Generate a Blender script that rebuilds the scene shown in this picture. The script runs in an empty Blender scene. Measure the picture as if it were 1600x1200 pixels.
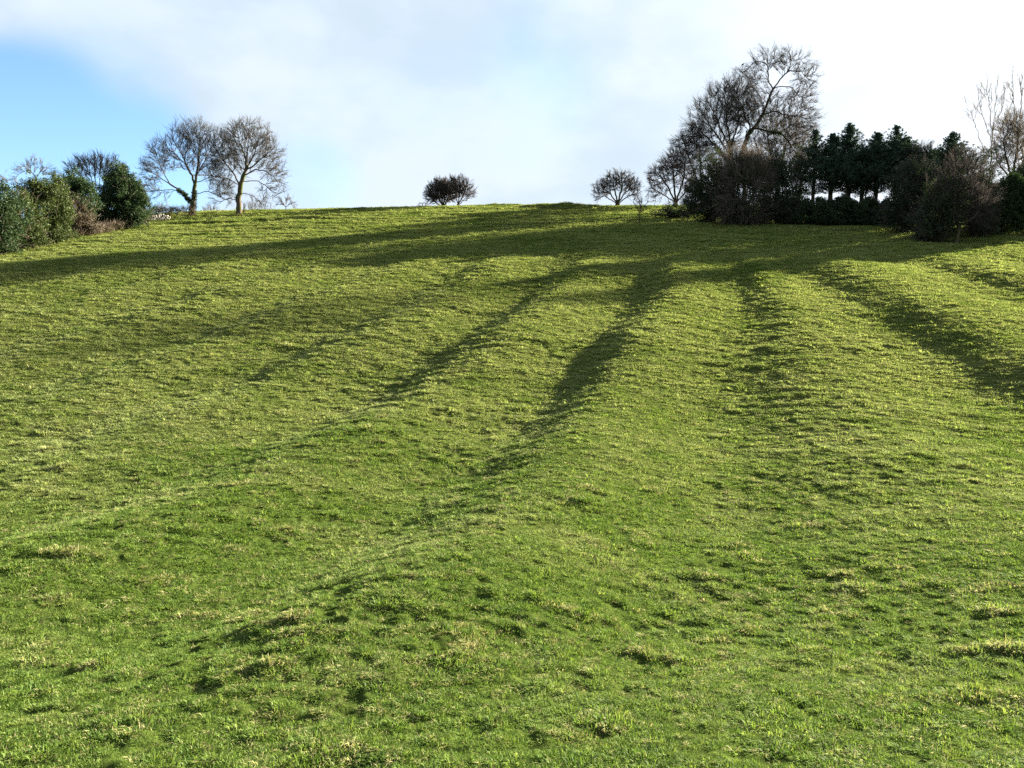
import bpy, math, random
import numpy as np
from mathutils import Vector

SC = bpy.context.scene
COL = SC.collection
R = math.radians

# ------------------------------------------------------------------ camera
W0, F0, PITCH, EYE = 1600.0, 1256.0, R(4.55), 1.6
cam_d = bpy.data.cameras.new("camera")
cam_d.sensor_width = 36.0
cam_d.lens = 36.0 * F0 / W0
cam_d.clip_start = 0.05
cam_d.clip_end = 6000
cam = bpy.data.objects.new("camera", cam_d)
cam.location = (0, 0, EYE)
cam.rotation_euler = (R(90) - PITCH, 0, 0)
COL.objects.link(cam)
SC.camera = cam

# ------------------------------------------------------------------ light
SUN_AZ, SUN_EL = R(55), R(16.6)            # azimuth clockwise from the view direction (+Y)
SUN = Vector((math.sin(SUN_AZ) * math.cos(SUN_EL), math.cos(SUN_AZ) * math.cos(SUN_EL), math.sin(SUN_EL)))
sd = bpy.data.lights.new("sun", 'SUN')
sd.energy = 5.0
sd.angle = R(0.5)
sd.color = (1.0, 0.89, 0.68)
so = bpy.data.objects.new("sun", sd)
so.rotation_euler = (-SUN).to_track_quat('-Z', 'Y').to_euler()
so.location = (40, 30, 40)
COL.objects.link(so)

SC.view_settings.view_transform = 'Standard'
SC.view_settings.look = 'None'
SC.view_settings.gamma = 1
SC.view_settings.exposure = 3.42
SC.cycles.use_denoising = False
SC.cycles.max_bounces = 5
SC.cycles.diffuse_bounces = 3
SC.cycles.transmission_bounces = 3
SC.cycles.transparent_max_bounces = 6
SC.cycles.volume_bounces = 0


def pixdir(x, y):
    """direction through a pixel of the 1600 x 1200 photograph"""
    a, b = (x - 800) / F0, (600 - y) / F0
    v = np.array([a, math.cos(PITCH) + b * math.sin(PITCH), -math.sin(PITCH) + b * math.cos(PITCH)])
    return v / np.linalg.norm(v)


# ------------------------------------------------------------------ sky
world = bpy.data.worlds.new("World")
SC.world = world
world.use_nodes = True
nt = world.node_tree
nt.nodes.clear()
N, L = nt.nodes, nt.links


def wmath(op, a, b=None, c=None, clamp=False):
    m = N.new('ShaderNodeMath'); m.operation = op; m.use_clamp = clamp
    for i, v in enumerate((a, b, c)):
        if v is None: continue
        if isinstance(v, (int, float)): m.inputs[i].default_value = v
        else: L.new(v, m.inputs[i])
    return m.outputs[0]


def smooth(v, lo, hi, a=0.0, b=1.0):
    m = N.new('ShaderNodeMapRange'); m.interpolation_type = 'SMOOTHSTEP'
    L.new(v, m.inputs[0])
    for i, k in enumerate((lo, hi, a, b)): m.inputs[i + 1].default_value = k
    return m.outputs[0]


tc = N.new('ShaderNodeTexCoord')
dirv = tc.outputs['Generated']
sky = N.new('ShaderNodeTexSky')
sky.sky_type = 'NISHITA'
sky.sun_disc = False
sky.sun_elevation = SUN_EL
sky.sun_rotation = SUN_AZ
sky.air_density = 1.0
sky.dust_density = 0.6
sky.ozone_density = 1.5
# cloud cover: noise over the direction, stretched sideways, with clear patches low on the left
mp = N.new('ShaderNodeMapping'); L.new(dirv, mp.inputs[0])
mp.inputs['Scale'].default_value = (1.0, 1.0, 1.8)
mp.inputs['Location'].default_value = (3.1, 1.7, 0.4)
nz = N.new('ShaderNodeTexNoise'); L.new(mp.outputs[0], nz.inputs['Vector'])
nz.inputs['Scale'].default_value = 2.6; nz.inputs['Detail'].default_value = 6; nz.inputs['Roughness'].default_value = 0.5
nz.inputs['Distortion'].default_value = 0.25
nz2 = N.new('ShaderNodeTexNoise'); L.new(mp.outputs[0], nz2.inputs['Vector'])
nz2.inputs['Scale'].default_value = 5.5; nz2.inputs['Detail'].default_value = 5; nz2.inputs['Roughness'].default_value = 0.5


def dotdir(v):
    d = N.new('ShaderNodeVectorMath'); d.operation = 'DOT_PRODUCT'
    L.new(dirv, d.inputs[0]); d.inputs[1].default_value = tuple(v)
    return d.outputs['Value']


cover = wmath('MULTIPLY_ADD', nz.outputs['Fac'], 0.75, 0.62)
# clear patches: (pixel x, y, inner deg, outer deg, depth)
for (x, y, r0, r1, k) in [(20, 190, 0.5, 6.5, 0.42), (150, 190, 0.5, 8.0, 0.52), (-150, 230, 1, 9, 0.5), (230, 290, 0.5, 6.5, 0.40), (480, 300, 0.5, 5, 0.30), (860, 80, 0.5, 6, 0.12), (800, 190, 0.5, 9, 0.16), (560, 190, 0.5, 7, 0.10)]:
    d = dotdir(pixdir(x, y))
    cover = wmath('SUBTRACT', cover, smooth(d, math.cos(R(r1)), math.cos(R(r0)), 0.0, k))
# cover grows toward the sun
cover = wmath('ADD', cover, smooth(dotdir(SUN), 0.70, 0.98, 0.0, 0.35))
mask = smooth(cover, 0.22, 0.98)
# cloud brightness: thin bright and thicker blue-grey, forward scattering round the sun
sunward = smooth(dotdir(SUN), 0.55, 0.93)
glow = wmath('POWER', wmath('MAXIMUM', dotdir(SUN), 0.0), 9.0)
cr = N.new('ShaderNodeMix'); cr.data_type = 'RGBA'
L.new(smooth(nz2.outputs['Fac'], 0.34, 0.62), cr.inputs[0])
cr.inputs[6].default_value = (2.30, 2.78, 3.22, 1)
cr.inputs[7].default_value = (2.85, 3.25, 3.75, 1)
cadd = N.new('ShaderNodeMix'); cadd.data_type = 'RGBA'; cadd.blend_type = 'ADD'
cadd.inputs[0].default_value = 1.0
L.new(cr.outputs[2], cadd.inputs[6])
gl = N.new('ShaderNodeMix'); gl.data_type = 'RGBA'; gl.inputs[6].default_value = (0, 0, 0, 1)
gl.inputs[7].default_value = (3.6, 3.3, 2.9, 1)
L.new(glow, gl.inputs[0]); L.new(gl.outputs[2], cadd.inputs[7])
# clear sky
skm = N.new('ShaderNodeMix'); skm.data_type = 'RGBA'; skm.blend_type = 'MULTIPLY'; skm.inputs[0].default_value = 1.0
L.new(sky.outputs[0], skm.inputs[6]); skm.inputs[7].default_value = (0.72, 0.88, 1.12, 1)
mix = N.new('ShaderNodeMix'); mix.data_type = 'RGBA'
L.new(mask, mix.inputs[0]); L.new(skm.outputs[2], mix.inputs[6]); L.new(cadd.outputs[2], mix.inputs[7])
bg = N.new('ShaderNodeBackground'); bg.inputs['Strength'].default_value = 0.0278
L.new(mix.outputs[2], bg.inputs['Color'])
wo = N.new('ShaderNodeOutputWorld'); L.new(bg.outputs[0], wo.inputs['Surface'])


# ------------------------------------------------------------------ noise and terrain
def _hash(ix, iy, seed):
    h = (ix.astype(np.int64) * 374761393 + iy.astype(np.int64) * 668265263 + seed * 974634777) & 0xffffffff
    h = ((h ^ (h >> 13)) * 1274126177) & 0xffffffff
    return ((h ^ (h >> 16)) & 0xffff) / 65535.0


def perlin(x, y, seed=0):
    x = np.asarray(x, float); y = np.asarray(y, float)
    ix, iy = np.floor(x), np.floor(y)
    fx, fy = x - ix, y - iy
    u, v = fx * fx * fx * (fx * (fx * 6 - 15) + 10), fy * fy * fy * (fy * (fy * 6 - 15) + 10)

    def g(dx, dy):
        a = _hash(ix + dx, iy + dy, seed) * 2 * math.pi
        return np.cos(a) * (fx - dx) + np.sin(a) * (fy - dy)
    return ((g(0, 0) * (1 - u) + g(1, 0) * u) * (1 - v) + (g(0, 1) * (1 - u) + g(1, 1) * u) * v) * 1.5


def sstep(x, a, b):
    t = np.clip((x - a) / (b - a), 0, 1)
    return t * t * (3 - 2 * t)


# hill profile along the view axis
PY = np.array([-400, -60, -10, 0, 5, 8.4, 12.4, 16, 21.5, 27, 33, 42, 52, 58, 67, 84, 94, 100, 106, 125, 180, 400, 3000.])
PZ = np.array([1.5, .6, .15, 0, -1.05, -1.5, -1.70, -1.72, -1.35, -.6, .65, 2.65, 5.0, 6.25, 8.2, 12.2, 14.6, 15.45, 15.2, 13.2, 9, 2, -10.])
_yy = np.linspace(-400, 3000, 68001)
_zz = np.interp(_yy, PY, PZ)
_k = np.hanning(81); _k /= _k.sum()                     # 4 m smoothing
_zs = np.convolve(np.pad(_zz, 40, mode='edge'), _k, 'valid')


def Dline(Y): return np.interp(Y, [5, 15, 24, 35, 43, 54, 60], [9.6, 9.4, 8.9, 7.0, 5.4, 3.4, 2.6])
def Eline(Y): return np.interp(Y, [5, 15, 24, 35, 43, 54, 60], [19, 19, 18.4, 16.6, 15.2, 12.2, 11])


def ridges(X, Y):
    w = X - 0.279 * Y + 0.30 * perlin(X / 12, Y / 16, 51) + 0.15 * np.sin(Y / 9.0)
    D, E = Dline(Y), Eline(Y)
    ph = np.where(w < 0, w / 6.0, np.where(w < D, w / D, np.where(w < E, 1 + (w - D) / (E - D), 2 + (w - E) / 8.0)))
    k = np.floor(ph); f = ph - k
    amp = np.select([k == -1, k == -2, k == -3, k == 0, k == 1, k == 2], [.54, .44, .34, .34, .52, .34], .26)
    a = .38 + .07 * (1 - sstep(Y, 9, 24))
    f = np.where(f < a, f / a * .5, .5 + (f - a) / (1 - a) * .5)
    z = amp * .5 * (1 - np.cos(2 * math.pi * f))
    fade = sstep(Y, 4, 9) * (1 - sstep(Y + 1.2 * perlin(X / 4, Y / 4, 8), 53, 60)) 
    fade = fade * (.92 + .15 * perlin(X / 11, Y / 11, 77))
    fade = fade * (1 - .10 * sstep(Y, 24, 36))
    z = z * np.where(k <= -3, .45 + .55 * sstep(Y, 16, 32), 1.0)
    return z * fade - .28 * fade


BUMPS = []                                              # (X, Y, height, rx, ry)


def Hbig(X, Y):
    X = np.asarray(X, float); Y = np.asarray(Y, float)
    z = np.interp(Y, _yy, _zs)
    up = sstep(Y, 35, 100)
    left = np.clip(-X - 8, 0, 90)
    z = z - sstep(Y, 52, 100) * (0.012 * left + 0.00042 * left ** 2)
    right = np.clip(X - 30, 0, 60)
    z = z + sstep(Y, 70, 100) * 0.008 * right
    z = z + ridges(X, Y)
    z = z + .13 * perlin(X / 14, Y / 10, 3) * sstep(np.hypot(X, Y), 4, 30) + .045 * perlin(X / 4.2, Y / 3.2, 4)
    for (bx, by, h, rx, ry) in BUMPS:
        z = z + h * np.exp(-((X - bx) / rx) ** 2 - ((Y - by) / ry) ** 2)
    return z


def H(X, Y):
    X = np.asarray(X, float); Y = np.asarray(Y, float)
    z = Hbig(X, Y)
    far = sstep(Y, 54, 66)
    wx = X + .5 * perlin(X / 2, Y / 2, 30)
    z = z + far * .11 * perlin(wx / 6.0, Y / 1.3, 14)
    n1 = perlin(X / 1.5, Y / 1.1, 5)
    n2 = perlin(X / .62, Y / .55, 6)
    n3 = perlin(X / .27, Y / .25, 7)
    clump = np.clip(perlin(X / 5, Y / 5, 21) + .55, .15, 1.3)
    z = z + .032 * n1 + clump * (.032 * np.maximum(n2, -.6) + .047 * np.maximum(n3, -.45)) + .022 * perlin(X / .14, Y / .13, 17) * (1 - sstep(np.hypot(X, Y), 14, 26))
    # small trodden steps along the contour
    st = sstep(Y, 11, 20) * np.clip(.45 + perlin(X / 9, Y / 7, 42), .1, 1)
    z = z + .045 * st * perlin(wx / 2.1, (Y + .25 * X) / .50, 41)
    # tussocks: only the sharp peaks of the noise stand up
    t = np.clip(perlin(X / .8 + 40, Y / .6, 9) - .33, 0, 1)
    z = z + .13 * t * clump
    return z


def on_ground(px, py):
    """where the ray through a photo pixel meets the hill"""
    d = pixdir(px, py)
    t = np.linspace(2, 170, 8400)
    z = EYE + d[2] * t
    g = Hbig(d[0] * t, d[1] * t)
    below = np.nonzero(z < g)[0]
    if len(below) == 0:
        i = np.argmin(z - g)
    else:
        i = below[0]
    return d[0] * t[i], d[1] * t[i]


def at_depth(px, Y):
    return (px - 800) / F0 * Y * 1.0, Y


for (px, py, h, rx, ry) in [(770, 322.5, .28, 2.0, .8), (808, 322, .25, 1.6, .7), (850, 324, .35, 2.4, .9), (885, 324, .42, 1.6, .8),
                            (915, 324, .30, 2.0, .8), (940, 326, .25, 1.5, .8),
                            (322, 348, -.45, 3.4, .9), (300, 350, .25, 3.5, .8), (410, 345, -.5, 1.8, 1.1), (470, 341, .25, 3, .8), (500, 340, -.35, 2.2, .8),
                            (680, 333, .2, 3, .7), (860, 335, -.3, 2.6, .7), (800, 352, -.3, 3, .6), (850, 350, .2, 2, .6),
                            (1200, 547, .14, .5, .4)]:
    bx, by = on_ground(px, py)
    BUMPS.append((bx, by, h, rx, ry))


# ------------------------------------------------------------------ mesh helpers
def fast_mesh(name, V, quads=None, tris=None, smooth_=False):
    me = bpy.data.meshes.new(name)
    V = np.asarray(V, np.float32)
    q = np.zeros((0, 4), np.int32) if quads is None else np.asarray(quads, np.int32).reshape(-1, 4)
    t = np.zeros((0, 3), np.int32) if tris is None else np.asarray(tris, np.int32).reshape(-1, 3)
    me.vertices.add(len(V)); me.vertices.foreach_set('co', V.ravel())
    me.loops.add(q.size + t.size)
    me.loops.foreach_set('vertex_index', np.concatenate([q.ravel(), t.ravel()]))
    me.polygons.add(len(q) + len(t))
    st = np.concatenate([np.arange(len(q)) * 4, q.size + np.arange(len(t)) * 3]).astype(np.int32)
    me.polygons.foreach_set('loop_start', st)
    if smooth_:
        me.polygons.foreach_set('use_smooth', np.ones(len(st), bool))
    me.update(calc_edges=True)
    return me


class Geo:
    def __init__(s): s.V, s.Q, s.T, s.n = [], [], [], 0
    def add(s, V, Q=None, T=None):
        V = np.asarray(V, float)
        if Q is not None and len(Q): s.Q.append(np.asarray(Q) + s.n)
        if T is not None and len(T): s.T.append(np.asarray(T) + s.n)
        s.V.append(V); s.n += len(V)
    def mesh(s, name, smooth_=False):
        return fast_mesh(name, np.concatenate(s.V), np.concatenate(s.Q) if s.Q else None, np.concatenate(s.T) if s.T else None, smooth_)


def obj(name, me, mat, parent=None, loc=None):
    o = bpy.data.objects.new(name, me)
    me.materials.append(mat) if not me.materials else None
    COL.objects.link(o)
    if parent is not None: o.parent = parent
    if loc is not None: o.location = loc
    return o


def tag(o, label=None, cat=None, group=None, kind=None):
    if label: o['label'] = label
    if cat: o['category'] = cat
    if group: o['group'] = group
    if kind: o['kind'] = kind
    return o


def empty(name, loc):
    o = bpy.data.objects.new(name, None); COL.objects.link(o)
    o.location = loc; o.empty_display_size = .3
    return o


# ------------------------------------------------------------------ materials
class Mat:
    def __init__(s, name):
        s.m = bpy.data.materials.new(name); s.m.use_nodes = True
        s.nt = s.m.node_tree; s.nt.nodes.clear(); s.N = s.nt.nodes; s.L = s.nt.links
        s.out = s.N.new('ShaderNodeOutputMaterial')
        s.tc = s.N.new('ShaderNodeTexCoord'); s.geo = s.N.new('ShaderNodeNewGeometry')
    def noise(s, scale, detail=3, rough=.55, vec=None, stretch=None):
        n = s.N.new('ShaderNodeTexNoise'); n.inputs['Scale'].default_value = scale
        n.inputs['Detail'].default_value = detail; n.inputs['Roughness'].default_value = rough
        v = vec or s.geo.outputs['Position']
        if stretch:
            m = s.N.new('ShaderNodeMapping'); m.inputs['Scale'].default_value = stretch
            s.L.new(v, m.inputs[0]); v = m.outputs[0]
        s.L.new(v, n.inputs['Vector'])
        return n.outputs['Fac']
    def ramp(s, fac, stops):
        r = s.N.new('ShaderNodeValToRGB'); s.L.new(fac, r.inputs[0])
        e = r.color_ramp.elements
        while len(e) < len(stops): e.new(0.5)
        for i, (p, c) in enumerate(stops):
            e[i].position = p; e[i].color = (*c, 1)
        return r.outputs[0]
    def mix(s, fac, a, b, mode='MIX'):
        m = s.N.new('ShaderNodeMix'); m.data_type = 'RGBA'; m.blend_type = mode
        for i, v in ((0, fac), (6, a), (7, b)):
            if isinstance(v, (int, float)): m.inputs[i].default_value = v
            elif isinstance(v, tuple): m.inputs[i].default_value = (*v, 1)
            else: s.L.new(v, m.inputs[i])
        return m.outputs[2]
    def math(s, op, a, b=0.0):
        m = s.N.new('ShaderNodeMath'); m.operation = op
        for i, v in ((0, a), (1, b)):
            if isinstance(v, (int, float)): m.inputs[i].default_value = v
            else: s.L.new(v, m.inputs[i])
        return m.outputs[0]
    def rng(s, v, a, b, c=0.0, d=1.0):
        m = s.N.new('ShaderNodeMapRange'); m.interpolation_type = 'SMOOTHSTEP'; s.L.new(v, m.inputs[0])
        for i, k in enumerate((a, b, c, d)): m.inputs[i + 1].default_value = k
        return m.outputs[0]
    def leafy(s, col, trans=.35, gloss=.04, rough=.4):
        d = s.N.new('ShaderNodeBsdfDiffuse'); s.L.new(col, d.inputs[0])
        t = s.N.new('ShaderNodeBsdfTranslucent')
        s.L.new(s.mix(1.0, col, (1.0, 1.0, .62), 'MULTIPLY'), t.inputs[0])
        m = s.N.new('ShaderNodeMixShader'); m.inputs[0].default_value = trans
        s.L.new(d.outputs[0], m.inputs[1]); s.L.new(t.outputs[0], m.inputs[2])
        g = s.N.new('ShaderNodeBsdfGlossy'); g.inputs['Roughness'].default_value = rough
        g.inputs[0].default_value = (1, 1, 1, 1)
        m2 = s.N.new('ShaderNodeMixShader'); m2.inputs[0].default_value = gloss
        s.L.new(m.outputs[0], m2.inputs[1]); s.L.new(g.outputs[0], m2.inputs[2])
        s.L.new(m2.outputs[0], s.out.inputs[0])
        return s.m
    def matte(s, col, rough=.9, bump=None, dist=.02):
        p = s.N.new('ShaderNodeBsdfPrincipled'); s.L.new(col, p.inputs['Base Color'])
        p.inputs['Roughness'].default_value = rough; p.inputs['Specular IOR Level'].default_value = 0.0
        if bump is not None:
            b = s.N.new('ShaderNodeBump'); b.inputs['Distance'].default_value = dist; b.inputs['Strength'].default_value = 1
            s.L.new(bump, b.inputs['Height']); s.L.new(b.outputs[0], p.inputs['Normal'])
        s.L.new(p.outputs[0], s.out.inputs[0])
        return s.m


def patches(m):
    """large soft patches: 0 lush green, 1 straw"""
    a = m.noise(.16, 4, .6); b = m.noise(1.1, 3, .6)
    sp = m.N.new('ShaderNodeSeparateXYZ'); m.L.new(m.geo.outputs['Position'], sp.inputs[0])
    up = m.rng(sp.outputs['Y'], 4, 34, -.08, .12)        # the drier upper field holds more straw
    return m.rng(m.math('ADD', up, m.math('ADD', m.math('MULTIPLY', a, .6), m.math('MULTIPLY', b, .4))), .38, .70)


def mat_ground():
    m = Mat('turf'); p = patches(m)
    green = m.ramp(m.noise(6.5, 5, .7), [(.25, (.012, .018, .006)), (.5, (.034, .052, .011)), (.78, (.070, .100, .022))])
    straw = m.ramp(m.noise(7.5, 5, .7), [(.25, (.018, .020, .008)), (.5, (.056, .066, .018)), (.78, (.115, .125, .042))])
    c = m.mix(p, green, straw)
    soil = m.rng(m.noise(3.1, 5, .65), .66, .74)
    c = m.mix(m.math('MULTIPLY', soil, .7), c, (.040, .030, .016))
    h = m.math('ADD', m.noise(14, 5, .7), m.math('MULTIPLY', m.noise(48, 3, .7), .4))
    return m.matte(c, .95, h, .055)


def mat_blade(name, lo, mid, hi, trans):
    m = Mat(name)
    oi = m.N.new('ShaderNodeObjectInfo')
    p = patches(m)
    c = m.ramp(m.math('ADD', m.math('MULTIPLY', oi.outputs['Random'], .6), m.math('MULTIPLY', m.noise(5, 3), .4)), [(.15, lo), (.5, mid), (.85, hi)])
    c = m.mix(m.math('MULTIPLY', p, .62), c, m.ramp(oi.outputs['Random'], [(0, (.175, .212, .074)), (1, (.310, .330, .165))]))
    return m.leafy(c, trans, .006, .55)


M = {}
M['turf'] = mat_ground()
M['blade'] = mat_blade('grass_blade', (.030, .066, .011), (.076, .130, .023), (.145, .198, .046), .42)
M['straw'] = mat_blade('straw_blade', (.12, .125, .045), (.20, .20, .085), (.28, .265, .14), .35)


def bark(name, a, b, moss=None):
    m = Mat(name)
    c = m.ramp(m.noise(3.5, 5, .65, stretch=(1, 1, .35)), [(.3, a), (.7, b)])
    if moss: c = m.mix(m.rng(m.noise(1.3, 4), .45, .62), c, moss)
    return m.matte(c, .9, m.noise(14, 4, .7, stretch=(1, 1, .25)), .03)


M['bark'] = bark('bark_grey', (.040, .032, .024), (.105, .088, .064), (.050, .056, .024))
M['bark_pale'] = bark('bark_pale', (.16, .14, .11), (.34, .31, .27), (.16, .17, .09))
M['bark_dark'] = bark('bark_dark', (.022, .018, .015), (.060, .048, .038), (.035, .042, .020))
M['twig'] = bark('twig_brown', (.060, .048, .040), (.140, .118, .095))
M['twig_mid'] = bark('twig_mid', (.042, .038, .036), (.092, .084, .076))
M['twig_dark'] = bark('twig_dark', (.032, .028, .027), (.070, .062, .057))
M['twig_pale'] = bark('twig_pale', (.075, .063, .052), (.16, .14, .115))


def leafmat(name, stops, trans=.25, gloss=.006):
    m = Mat(name)
    f = m.math('ADD', m.math('MULTIPLY', m.noise(.9, 3, .6), .55), m.math('MULTIPLY', m.noise(14, 2, .5), .45))
    return m.leafy(m.ramp(f, stops), trans, gloss, .5)


M['holly'] = leafmat('leaf_holly', [(.3, (.010, .022, .010)), (.55, (.026, .046, .020)), (.75, (.050, .075, .030))])
M['olive'] = leafmat('leaf_olive', [(.3, (.018, .028, .010)), (.55, (.042, .060, .020)), (.75, (.080, .092, .034))])
M['ivy'] = leafmat('leaf_ivy', [(.3, (.014, .026, .014)), (.6, (.034, .054, .026)), (.8, (.062, .080, .038))])
M['conifer'] = leafmat('leaf_conifer', [(.3, (.016, .030, .022)), (.6, (.034, .060, .040)), (.8, (.060, .090, .052))], .15, .01)
M['russet'] = leafmat('leaf_russet', [(.3, (.050, .030, .014)), (.55, (.105, .062, .028)), (.75, (.150, .095, .045))])
M['brown'] = leafmat('leaf_brown', [(.3, (.028, .022, .014)), (.6, (.060, .050, .032)), (.8, (.095, .080, .050))])

# ------------------------------------------------------------------ ground: one sheet, fine in front, coarse to the horizon
def build_ground():
    fine = np.linspace(R(-43), R(43), 1000)
    coarse = np.linspace(R(43), R(317), 90)[1:-1]
    th = np.concatenate([fine, coarse])                 # angle clockwise from +Y
    r = np.concatenate([[.25, .7, 1.2, 1.6], np.exp(np.linspace(math.log(2.0), math.log(112), 1150)), np.exp(np.linspace(math.log(113), math.log(2900), 60))])
    T, RR = np.meshgrid(th, r)
    X, Y = RR * np.sin(T), RR * np.cos(T)
    Z = H(X, Y)
    V = np.stack([X, Y, Z], -1).reshape(-1, 3)
    nr, nt_ = len(r), len(th)
    i = np.arange(nr - 1)[:, None] * nt_; j = np.arange(nt_)[None, :]; j2 = (j + 1) % nt_
    Q = np.stack([i + j, i + nt_ + j, i + nt_ + j2, i + j2], -1).reshape(-1, 4)[:, ::-1]
    c = len(V)
    V = np.vstack([V, [0, 0, float(H(0., 0.))]])
    T3 = np.stack([np.full(nt_, c), (np.arange(nt_) + 1) % nt_, np.arange(nt_)], -1)[:, ::-1]
    # keep all faces pointing up
    me = fast_mesh('ground', V, Q, T3, True)
    if me.polygons[0].normal.z < 0:
        me.flip_normals()
    o = obj('ground', me, M['turf'])
    tag(o, 'grassy hillside with old plough ridges and furrows', 'ground', kind='structure')


build_ground()


# ------------------------------------------------------------------ grass
def tuft_mesh(name, seed, n, hgt, rad, lean, width, flat=0.0):
    rg = np.random.default_rng(seed)
    V, Q, T = [], [], []
    for i in range(n):
        a = rg.uniform(0, 2 * math.pi); rr = rad * math.sqrt(rg.uniform())
        b = np.array([rr * math.cos(a), rr * math.sin(a), -.012])
        az = a + rg.normal(0, 1.1); ln = lean * rg.uniform(.35, 1.5); h = hgt * rg.uniform(.45, 1.25)
        d = np.array([math.cos(az), math.sin(az), 0]); s = np.array([-d[1], d[0], 0]) * width * rg.uniform(.6, 1.3)
        tw = rg.uniform(-1, 1); s = s * math.cos(tw) + d * np.linalg.norm(s) * math.sin(tw)
        p1 = b + d * ln * h * .35 + np.array([0, 0, h * .62 * (1 - flat)])
        p2 = b + d * ln * h * 1.05 + np.array([0, 0, h * (.95 - .5 * min(ln, 1.2)) * (1 - flat) + .004])
        k = len(V)
        V += [b - s, b + s, p1 + s * .8, p1 - s * .8, p2]
        Q.append([k, k + 1, k + 2, k + 3]); T.append([k + 3, k + 2, k + 4])
    return fast_mesh(name, V, Q, T)


def build_grass():
    lib = bpy.data.collections.new('grass_tufts')
    specs = [('blade', 30, .036, .048, .9, 00.0023), ('blade', 36, .028, .056, 1.2, 00.0025), ('blade', 24, .048, .040, .7, .0028),
             ('blade', 32, .032, .052, 1.4, 0.0027), ('blade', 28, .024, .060, 1.0, 0.0030),
             ('straw', 26, .036, .045, 1.5, .0026), ('straw', 18, .046, .040, 1.1, 0.0021)]
    for i, (mt, n, h, rd, ln, w) in enumerate(specs):
        me = tuft_mesh('tuft', 100 + i, n, h, rd, ln, w)
        me.materials.append(M[mt])
        o = bpy.data.objects.new('tuft_%d' % i, me)
        lib.objects.link(o)
    rg = np.random.default_rng(5)
    # radial density of tufts per square metre
    r = np.linspace(2.3, 108, 4000)
    rho = np.minimum(1500, 1250 * (6.5 / r) ** 1.45)
    half = R(40) + R(32) * (1 - sstep(r, 5, 15))        # wider close by, for a step to the side
    cdf = np.cumsum(rho * r * half); tot = cdf[-1] * (r[1] - r[0]) * 2
    n = int(tot)
    cdf /= cdf[-1]
    rr = np.interp(rg.uniform(size=n), cdf, r)
    th = rg.uniform(-1, 1, n) * np.interp(rr, r, half)
    X, Y = rr * np.sin(th), rr * np.cos(th)
    # thin out on bare spots, thicken on tussocks
    bare = perlin(X / .24, Y / .22, 61) + .6 * perlin(X / .8, Y / .7, 62)
    keep = rg.uniform(size=n) < np.clip(1.0 - 2.2 * np.clip(bare - .10, 0, 1), .10, 1)
    # no grass under the dense hedge and thickets of the wood
    bl = np.array([on_ground(*q) for q in ((1082, 347), (1150, 351), (1240, 351), (1400, 358), (1470, 379), (1530, 369), (1599, 367))])
    yl = np.interp(X, bl[:, 0], bl[:, 1], left=999)
    keep &= ~((Y > yl - .1) & (Y < yl + 4.5))
    X, Y, rr, bare = X[keep], Y[keep], rr[keep], bare[keep]; n = len(X)
    tus = np.clip(perlin(X / .8 + 40, Y / .6, 9) - .2, 0, 1)
    strawy = .10 + 1.2 * tus + .35 * np.clip(perlin(X / 3.3, Y / 2.7, 63) + .1, 0, 1)
    isst = rg.uniform(size=n) < strawy * .42
    idx = np.where(isst, rg.integers(5, 7, n), rg.integers(0, 5, n)).astype(np.int32)
    grow = np.maximum(1, rr / 7.0) ** .70
    s = .87 * grow * rg.uniform(.65, 1.3, n) * (1 + .45 * perlin(X / .5, Y / .45, 64)) * (1 - .4 * np.clip(bare, -.5, .8))
    sz = s * (1 + .9 * tus) / grow ** .50
    scl = np.stack([s, s, sz], -1).astype(np.float32)
    rot = np.stack([rg.normal(0, .12, n), rg.normal(0, .12, n), rg.uniform(0, 6.283, n)], -1).astype(np.float32)
    me = bpy.data.meshes.new('grass')
    me.vertices.add(n)
    me.vertices.foreach_set('co', np.stack([X, Y, H(X, Y)], -1).astype(np.float32).ravel())
    for nm, tp, data, key in (('tuft_scale', 'FLOAT_VECTOR', scl, 'vector'), ('tuft_turn', 'FLOAT_VECTOR', rot, 'vector'), ('tuft_kind', 'INT', idx, 'value')):
        a = me.attributes.new(nm, tp, 'POINT'); a.data.foreach_set(key, data.ravel())
    o = bpy.data.objects.new('grass', me); COL.objects.link(o)
    tag(o, 'short tufted grass covering the whole field', 'grass', kind='stuff')
    g = bpy.data.node_groups.new('grass_scatter', 'GeometryNodeTree')
    g.interface.new_socket('Geometry', in_out='INPUT', socket_type='NodeSocketGeometry')
    g.interface.new_socket('Geometry', in_out='OUTPUT', socket_type='NodeSocketGeometry')
    gi, go = g.nodes.new('NodeGroupInput'), g.nodes.new('NodeGroupOutput')
    ip = g.nodes.new('GeometryNodeInstanceOnPoints'); ci = g.nodes.new('GeometryNodeCollectionInfo')
    ci.inputs['Collection'].default_value = lib
    ci.inputs['Separate Children'].default_value = True; ci.inputs['Reset Children'].default_value = True
    def na(nm, tp):
        a = g.nodes.new('GeometryNodeInputNamedAttribute'); a.data_type = tp; a.inputs[0].default_value = nm
        return a.outputs[0]
    g.links.new(gi.outputs[0], ip.inputs['Points']); g.links.new(ci.outputs[0], ip.inputs['Instance'])
    ip.inputs['Pick Instance'].default_value = True
    g.links.new(na('tuft_kind', 'INT'), ip.inputs['Instance Index'])
    g.links.new(na('tuft_turn', 'FLOAT_VECTOR'), ip.inputs['Rotation'])
    g.links.new(na('tuft_scale', 'FLOAT_VECTOR'), ip.inputs['Scale'])
    g.links.new(ip.outputs[0], go.inputs[0])
    md = o.modifiers.new('scatter', 'NODES'); md.node_group = g
    print('tufts', n)


build_grass()


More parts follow.
